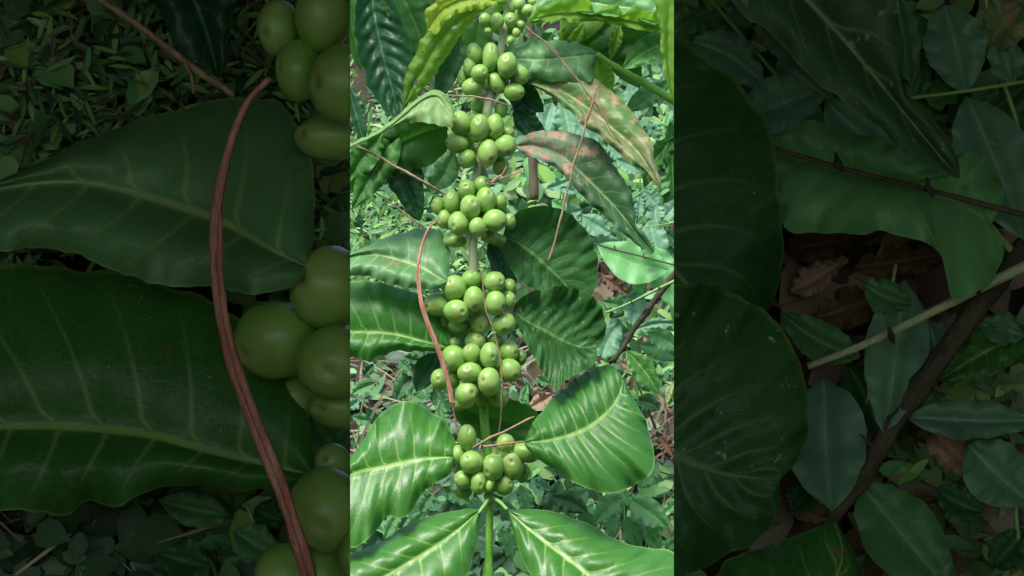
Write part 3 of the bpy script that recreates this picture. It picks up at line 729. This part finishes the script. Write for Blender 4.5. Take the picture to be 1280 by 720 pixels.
def zl(x, y): return (640 + (840 + x / 2 - 640) / ZOOM, 360 + (y / 2) / ZOOM)                # lower right quarter
def rp_(f, lst): return [(f(*b), f(*t_), w_ / 2 / ZOOM, k, dd) for b, t_, w_, k, dd in lst]
bgplant('understorey_shrub', 'pale drooping broad-leaved shrub in the dim upper part of the right side', 'shrub', [zu(330, 420), zu(300, 250), zu(150, 60), zu(60, -40)],
    rp_(zu, [((40, 100), (235, 215), 60, 'under', .002), ((170, 290), (390, 215), 72, 'under', .006), ((215, 50), (405, 250), 38, 'under', .004), ((140, -10), (195, 70), 34, 'under', .0),
             ((20, 90), (90, 20), 40, 'under2', -.004), ((380, 250), (640, 420), 75, 'under', .004), ((60, 40), (-30, 120), 40, 'under2', 0), ((200, 200), (260, 120), 30, 'undark', -.006)]), 'R', -.035)
bgplant('understorey_shrub', 'grey-green shrub of hanging leaves in the dim upper right corner', 'shrub', [zu(900, 500), zu(860, 300), zu(800, 120), zu(780, -60)],
    rp_(zu, [((560, -20), (600, 215), 42, 'under', .002), ((680, 10), (735, 235), 78, 'under', .004), ((820, 90), (850, 215), 45, 'under', .002), ((880, 10), (790, 120), 60, 'rust', .0), ((735, 240), (880, 600), 95, 'under', .006),
             ((620, 130), (600, 260), 34, 'under2', -.004), ((900, 200), (760, 330), 50, 'undark', -.004), ((650, 260), (720, 180), 34, 'under2', -.004)]), 'R', -.035)
bp = thing('understorey_plant', 'low plant with one large wavy mint-green leaf, dim at the right', 'plant', P(*zu(880, 700), -.03, 'R'))
leaf([zu(800, 560), zu(700, 500), zu(560, 450), zu(420, 420), zu(300, 380), zu(236, 345)],
     [zu(830, 470), zu(780, 390), zu(715, 385), zu(690, 440), zu(600, 385), zu(520, 345), zu(430, 318), zu(330, 303), zu(270, 325)],
     [zu(830, 640), zu(770, 720), zu(700, 740), zu(668, 630), zu(560, 585), zu(430, 575), zu(340, 590), zu(285, 572), zu(250, 450)], 'bright', bp, 'R', dep=-.022, tilt=.4, nveins=9, quilt=.003, ruffle=.004)
tube([(*zu(790, 560), 1.6, -.024), (*zu(860, 640), 1.8, -.026), (*zu(930, 720), 2, -.03)], 'stem', bp, 'R')
bgplant('understorey_plant', 'plant with pale blue-green leaves around the dim slanting branch at right', 'plant', [zl(520, 560), zl(470, 380), zl(520, 160), zl(560, -60)],
    rp_(zl, [((580, -20), (530, 370), 80, 'under', .004), ((470, 175), (270, 60), 50, 'under2', .006), ((380, 225), (400, 560), 105, 'under', .006), ((440, 190), (520, 380), 60, 'undark', .0), ((640, 80), (670, 200), 40, 'under', .002), ((480, -10), (600, 40), 45, 'under2', 0),
             ((300, 560), (360, 480), 40, 'undark', 0)]), 'R', -.035)
bgplant('understorey_plant', 'drooping green broad-leaved plant at the dim lower right', 'plant', [zl(900, 760), zl(860, 560), zl(900, 330)],
    rp_(zl, [((585, 322), (930, 330), 48, 'under', .008), ((470, 490), (700, 770), 95, 'under2', .006), ((740, 390), (900, 540), 80, 'under', .0), ((900, 100), (670, 230), 60, 'green', .0), ((780, 560), (660, 500), 50, 'undark', .0), ((880, 120), (760, 90), 40, 'under', .0), ((800, 700), (880, 600), 50, 'undark', .0)]), 'R', -.035)
weeds('bank_grass', '', [zl(660, 180), zl(880, 180), zl(880, 310), zl(660, 290)], 60, (.010, .020), [(.28, .40, .16), (.2, .32, .12)], .1, (0, .012), NEARY, 'R', UPN)
def extra(label, name, stem, leaves, dep=-.3): bgplant(name, label, 'plant' if 'shrub' not in name else 'shrub', stem, leaves, 'C', dep)
extra('tall pale shrub behind the topmost berries, right of the brown trunk', 'understorey_shrub', [(700, 250), (705, 190), (700, 130), (715, 60)],
      [((690, 128), (678, 172), 13, 'under', .0), ((702, 128), (712, 178), 14, 'under', .02), ((720, 150), (745, 190), 15, 'under', .0), ((735, 165), (760, 205), 11, 'under2', .0), ((668, 190), (700, 200), 9, 'under', .0),
       ((700, 215), (680, 190), 9, 'under2', 0), ((760, 180), (790, 200), 10, 'under', 0)], -.36)
extra('pale shrub between the scorched leaf and the green stem at upper right', 'understorey_shrub', [(800, 240), (800, 180), (795, 110), (810, 60)],
      [((787, 105), (795, 152), 13, 'under', .02), ((770, 198), (802, 215), 11, 'under', .02), ((810, 150), (825, 175), 9, 'under', 0), ((825, 80), (845, 115), 9, 'under', 0), ((800, 170), (842, 160), 8, 'under2', 0),
       ((835, 140), (842, 190), 8, 'bright', 0), ((820, 175), (842, 215), 10, 'under2', 0), ((785, 165), (790, 200), 8, 'under2', 0), ((810, 60), (842, 75), 8, 'under', 0)], -.3)
extra('leafy weed under the large right leaf, with cupped pale green leaves', 'broadleaf_weed', [(775, 730), (782, 680), (780, 630), (785, 600)],
      [((778, 618), (742, 655), 16, 'under2', .02), ((785, 622), (836, 660), 17, 'under2', .03), ((782, 645), (800, 690), 13, 'under2', .02), ((770, 640), (765, 675), 11, 'under2', .04), ((800, 610), (822, 575), 14, 'under2', .0),
       ((805, 655), (826, 690), 10, 'bright', .02), ((780, 612), (785, 632), 9, 'bright', .04)], -.1)
extra('dark green weed below the lowest berries', 'broadleaf_weed', [(700, 680), (712, 650), (705, 610)],
      [((690, 620), (735, 640), 14, 'undark', .02), ((700, 600), (680, 655), 13, 'undark', 0), ((735, 612), (700, 640), 15, 'under2', .01), ((660, 640), (650, 605), 11, 'under2', .0), ((668, 600), (690, 612), 7, 'under', .02), ((700, 645), (720, 660), 11, 'under2', 0)], -.12)
extra('trailing weed with round leaves left of the bottom stem', 'broadleaf_weed', [(590, 700), (560, 640), (530, 610)],
      [((540, 615), (525, 640), 10, 'under2', 0), ((555, 610), (590, 630), 10, 'under2', 0), ((530, 640), (500, 670), 11, 'under2', 0), ((570, 620), (545, 660), 12, 'undark', 0), ((600, 690), (575, 715), 12, 'undark', .02), ((540, 600), (565, 590), 9, 'under', 0),
       ((500, 640), (480, 675), 9, 'under2', 0), ((590, 610), (608, 600), 8, 'undark', 0), ((625, 660), (640, 700), 11, 'under2', 0), ((600, 720), (640, 690), 10, 'undark', 0)], -.12)
extra('small weed with rounded leaves on the straw at the left', 'broadleaf_weed', [(445, 560), (452, 510), (460, 480)],
      [((440, 492), (470, 478), 10, 'under2', .02), ((440, 520), (465, 525), 8, 'under2', 0), ((448, 500), (436, 510), 8, 'under', 0), ((455, 470), (468, 455), 7, 'undark', 0)], -.2)
extra('weed of mid-green leaves below the left leaves, near the red vine', 'broadleaf_weed', [(510, 520), (515, 480), (520, 450)],
      [((515, 470), (495, 500), 13, 'undark', .02), ((520, 475), (535, 500), 14, 'under2', 0), ((505, 445), (530, 452), 8, 'undark', 0), ((525, 455), (545, 462), 8, 'under2', 0), ((540, 480), (560, 520), 13, 'undark', 0), ((500, 450), (515, 465), 7, 'under2', .02), ((560, 540), (550, 500), 9, 'under2', .01)], -.18)
extra('bright leafy seedling on the straw at the lower right edge', 'broadleaf_weed', [(838, 700), (832, 660), (828, 630)],
      [((830, 640), (850, 620), 7, 'bright', .02), ((828, 665), (812, 640), 7, 'bright', .02), ((832, 690), (850, 672), 8, 'under2', 0), ((826, 700), (808, 712), 8, 'bright', 0)], -.1)
extra('small bright weed on dark litter right of the lower berries', 'broadleaf_weed', [(660, 505), (660, 490)],
      [((655, 505), (660, 480), 5, 'bright', .02), ((650, 500), (665, 508), 4, 'bright', .0), ((670, 470), (690, 480), 6, 'under2', 0)], -.2)
# tiny flowering weed
fw = thing('flowering_weed', 'tiny flowering weed with white buds below the red vine tip', 'plant', P(560, 545, -.15))
tube([(560, 545, .8, -.15), (552, 515, .6, -.15), (548, 498, .5, -.15)], 'stem', fw, seg=5)
bm = bmesh.new()
for k in range(13):
    x, y = R.gauss(550, 8), R.gauss(502, 8)
    bmesh.ops.create_icosphere(bm, subdivisions=1, radius=.00045, matrix=Matrix.Translation(P(x, y, -.14)))
pm, t_, pp = mat_base('white_buds'); pp.inputs['Base Color'].default_value = (.6, .72, .5, 1); M['bud'] = pm
link('flower_buds', bm, M['bud'], fw)
# near left bank weed
t_ = bgplant('broadleaf_weed', 'dim small weed under the big left leaf beside the close berries', 'plant', [(545, 478), (540, 460), (535, 445)],
      [((528, 450), (500, 444), 7, 'under2', .0), ((530, 456), (548, 466), 8, 'under2', .005), ((538, 447), (550, 452), 6, 'undark', 0), ((520, 470), (500, 465), 9, 'undark', .0), ((545, 462), (556, 475), 7, 'under2', .0), ((572, 425), (560, 410), 9, 'under2', -.005), ((560, 442), (576, 450), 7, 'undark', -.004)], 'L', -.04)

# trunk behind, branches
o = tube([(668, 250, 8, -.5), (666, 200, 7.5, -.5), (665, 150, 7, -.5), (664, 60, 6.5, -.5), (662, -80, 6, -.5)], 'post', None, name='young_tree', wob=.2, seg=12)
tag(o, 'slim brown bare trunk standing behind the pink flecked leaf', 'tree')
def branch(zone):
    dd = -.22 if zone == 'C' else -.026
    c = 'right of the coffee leaves' if zone == 'C' else 'in the dim right side'
    g = thing('dead_branch', 'dark mossy slanting branch ' + c, 'branch', P(770, 450, dd, zone))
    tube([(765, 452, 3.5, dd), (778, 436, 4.0, dd), (790, 415, 4.5, dd), (808, 390, 4.5, dd), (828, 362, 5, dd), (850, 335, 5, dd)], 'bark', g, zone, name='limb', wob=.35)
    for (a, b) in (((800, 398), (808, 384)), ((785, 425), (778, 418))):
        tube([(a[0], a[1], 1, dd), (b[0], b[1], .5, dd + .004)], 'bark', g, zone, name='spur')
    g = thing('green_twig', 'pale green knobbly twig crossing above the dark branch ' + c, 'twig', P(757, 391, dd + .01, zone))
    tube([(757, 391, 1.5, dd + .008), (780, 382, 1.7, dd + .008), (805, 370, 1.9, dd + .01), (825, 360, 2.2, dd + .01), (850, 348, 2.4, dd + .01)], 'stemgrey' if zone == 'R' else 'stem', g, zone, name='shoot')
    for x, y in ((790, 379), (824, 360)): tube([(x - 1, y - 4, .5, dd + .012), (x, y, 1.5, dd + .012), (x + 1, y + 3, .5, dd + .012)], 'node', g, zone, name='knot', seg=6)
    g = thing('brown_twig', 'thin brown twig with thorny nodes crossing the bright green leaf ' + c, 'twig', P(742, 304, dd + .03, zone))
    tube([(742, 304, 1.0, dd + .03 if zone == 'C' else dd + .012), (768, 312, 1.1, dd + .03 if zone == 'C' else dd + .012), (800, 320, 1.1, dd + .03 if zone == 'C' else dd + .012), (850, 333, 1.2, dd + .03 if zone == 'C' else dd + .012)], 'post', g, zone, name='shoot')
    for x, y in ((769, 311), (805, 321)): tube([(x - 1, y - 5, .4, dd + .014), (x, y, 1.7, dd + .014), (x + 2, y + 3, .5, dd + .014)], 'node', g, zone, name='thorn', seg=6)
    g = tube([(796, 285, .7, dd + .01), (820, 282, .8, dd + .01), (850, 277, .9, dd + .01)], 'stem', None, zone, name='thin_shoot', seg=6)
    tag(g, 'hair-thin green shoot above the bright leaf ' + c, 'twig')
branch('C'); branch('R')

# dry vines and twigs hanging over the plant
def tw(pts, mk, label, zone='C', name='dry_twig'):
    q = []
    for (a, b) in zip(pts, pts[1:]):
        q.append(a); f = R.uniform(.35, .65); L = math.hypot(b[0] - a[0], b[1] - a[1]); j = R.uniform(-.035, .035) * L
        q.append(tuple(a[i] + (b[i] - a[i]) * f for i in (0, 1)) + (a[2] * 1.15, (a[3] + b[3]) / 2)); q[-1] = (q[-1][0] + j * (b[1] - a[1]) / max(L, 1), q[-1][1] - j * (b[0] - a[0]) / max(L, 1)) + q[-1][2:]
    pts = q + [pts[-1]]
    tag(tube([(a, b, c * (.8 if zone == 'C' else 1), e) for a, b, c, e in pts], mk, None, zone, name=name, wob=.35), label, 'twig')
for z in ('C', 'L'):
    near = z != 'C'
    g = thing('dried_vine', 'flat red-brown dried vine ' + ('hanging beside the lower berry clusters' if not near else 'hanging large and dim over the left leaves'), 'vine', P(565, 505, .02, z))
    a = [(544, 277, 1.1, .02), (535, 287, 1.3, .022), (528, 305, 1.7, .024), (523, 330, 2.0, .026), (523, 355, 2.2, .027), (527, 380, 2.6, .028), (535, 405, 2.9, .028), (547, 435, 3.0, .028), (556, 462, 3.0, .028), (562, 485, 2.8, .028), (565, 505, 2.4, .028)]
    tube(a, 'vine', g, z, name='strand', wob=.25)
    tube([(x + 1.8, y + 1, r * .55, dd + .002) for x, y, r, dd in a[3:]], 'vine', g, z, name='strand', wob=.3)
    tw([(436, 222, .8, .012), (455, 233, .9, .012), (480, 248, 1.1, .012), (500, 262, 1.3, .012), (518, 276, 1.2, .014), (530, 284, .9, .012)], 'twig', 'thin orange-brown twig slanting towards the top of the ' + ('vine in the centre' if not near else 'dim vine at left'), z)
    tw([(519, 277, .8, .013), (518, 270, .7, .013)] if False else [(510, 269, .8, .013), (513, 276, .7, .016), (514, 283, .4, .018)], 'twig', 'short stub hanging off the slanting twig ' + ('in the centre' if not near else 'at left'), z)
tw([(430, 176, 1.5, .03), (460, 189, 1.7, .03), (490, 206, 1.8, .03), (520, 222, 1.8, .03), (545, 236, 1.6, .026), (556, 243, 1.3, .02)], 'twig', 'tan twig running from the left edge to the third berry cluster')
tw([(657, 33, 1.1, .03), (680, 52, 1.2, .03), (703, 77, 1.2, .03), (725, 103, 1.2, .03), (745, 130, 1.1, .028), (762, 160, .9, .026), (780, 185, .8, .024)], 'twig', 'long brown twig slanting over the scorched leaf')
tw([(660, 36, .8, .032), (686, 55, .8, .032), (700, 70, .8, .032)], 'twig', 'fine twig doubled along the long slanting twig')
tw([(746, 108, 1.5, .032), (741, 128, 1.6, .032), (732, 155, 1.5, .03), (722, 190, 1.5, .03), (713, 225, 1.6, .03), (703, 265, 1.7, .03), (694, 300, 1.7, .03), (685, 326, 1.2, .03)], 'twig', 'pinkish tan twig hanging straight down over the right leaves')
tw([(602, 338, .9, .03), (604, 360, 1.1, .032), (608, 390, 1.1, .032), (618, 418, 1.1, .032), (625, 445, 1.1, .032), (628, 480, 1.1, .032), (627, 510, 1.0, .03), (623, 545, .8, .02)], 'twig', 'thread-like tan tendril hanging over the berry clusters')
tw([(566, 505, 1.1, .02), (568, 520, 1.2, .018), (572, 545, 1.1, .016)], 'vine', 'thin dark end of vine below its red part')
tw([(592, 560, 2.0, .026), (603, 553, 2.2, .03), (620, 544, 2.0, .03), (645, 532, 1.6, .028), (668, 521, 1.1, .026)], 'twig', 'reddish twig lying across the stem above the lowest berries')
tw([(604, 558, 1.4, .022), (622, 556, 1.3, .022), (655, 552, 1.2, .02)], 'vine', 'short reddish twig beside the lowest cluster pointing right')
tw([(555, 119, .9, .026), (580, 120, 1.2, .028), (605, 123, 1.4, .03), (622, 127, 1.1, .03), (636, 132, .7, .028)], 'twig', 'dry twig crossing the stem between the upper clusters')
tw([(613, 228, 1.2, .024), (628, 218, 1.2, .02), (634, 208, .9, .02)], 'vine', 'short pink twig right of the third cluster, bent upward')
tw([(613, 229, 1.0, .022), (635, 220, 1.0, .02), (655, 211, .8, .018)], 'vine', 'short pink twig right of the third cluster, pointing right')

# fallen leaves, each its own
for i, (b, t_, wd, k, zone, dd, lab) in enumerate([
    ((662, 510), (692, 492), 10, 'tan', 'C', -.3, 'pinkish dead leaf on dark litter right of the lower berries'),
    ((775, 452), (800, 462), 8, 'tan', 'C', -.36, 'rosy dead leaf under the dark branch'),
    ((805, 420), (825, 440), 8, 'tan', 'C', -.4, 'tan dead leaf among weeds at right'),
    ((752, 345), (785, 368), 9, 'brown', 'C', -.5, 'brown dead leaf below the bright leaf'),
    ((780, 352), (815, 348), 8, 'brown', 'C', -.5, 'brown curled dead leaf nearest the right edge'),
    ((758, 372), (778, 392), 9, 'brown', 'C', -.46, 'dark brown dead leaf left of the pale plant'),
    ((825, 545), (842, 570), 9, 'brown', 'C', -.25, 'grey-brown dead leaf beside the large right leaf'),
    ((590, 480), (560, 505), 8, 'brown', 'C', -.3, 'brown dead leaf near the flowering weed'),
    ((748, 345), (778, 340), 7, 'brown', 'R', -.05, 'dim brown dead leaf on the right bank, upper'),
    ((775, 352), (815, 346), 7, 'brown', 'R', -.05, 'dim brown dead leaf on the right bank, widest'),
    ((760, 372), (790, 362), 8, 'brown', 'R', -.048, 'dim dark dead leaf on the right bank, middle'),
    ((750, 362), (770, 350), 6, 'tan', 'R', -.046, 'dim tan dead leaf on the right bank'),
    ((775, 445), (803, 465), 8, 'tan', 'R', -.04, 'dim rosy dead leaf under the right branch'),
    ((805, 415), (825, 435), 8, 'tan', 'R', -.045, 'dim tan dead leaf among right bank weeds'),
    ((748, 440), (768, 452), 7, 'tan', 'R', -.045, 'dim pale dead leaf low on the right bank')]):
    tag(aleaf(b, t_, wd, k, None, zone, dep=dd, tilt=.3, ruffle=.004, name='fallen_leaf'), lab, 'dead leaf', 'fallen leaves')
print('BERRIES', BER)
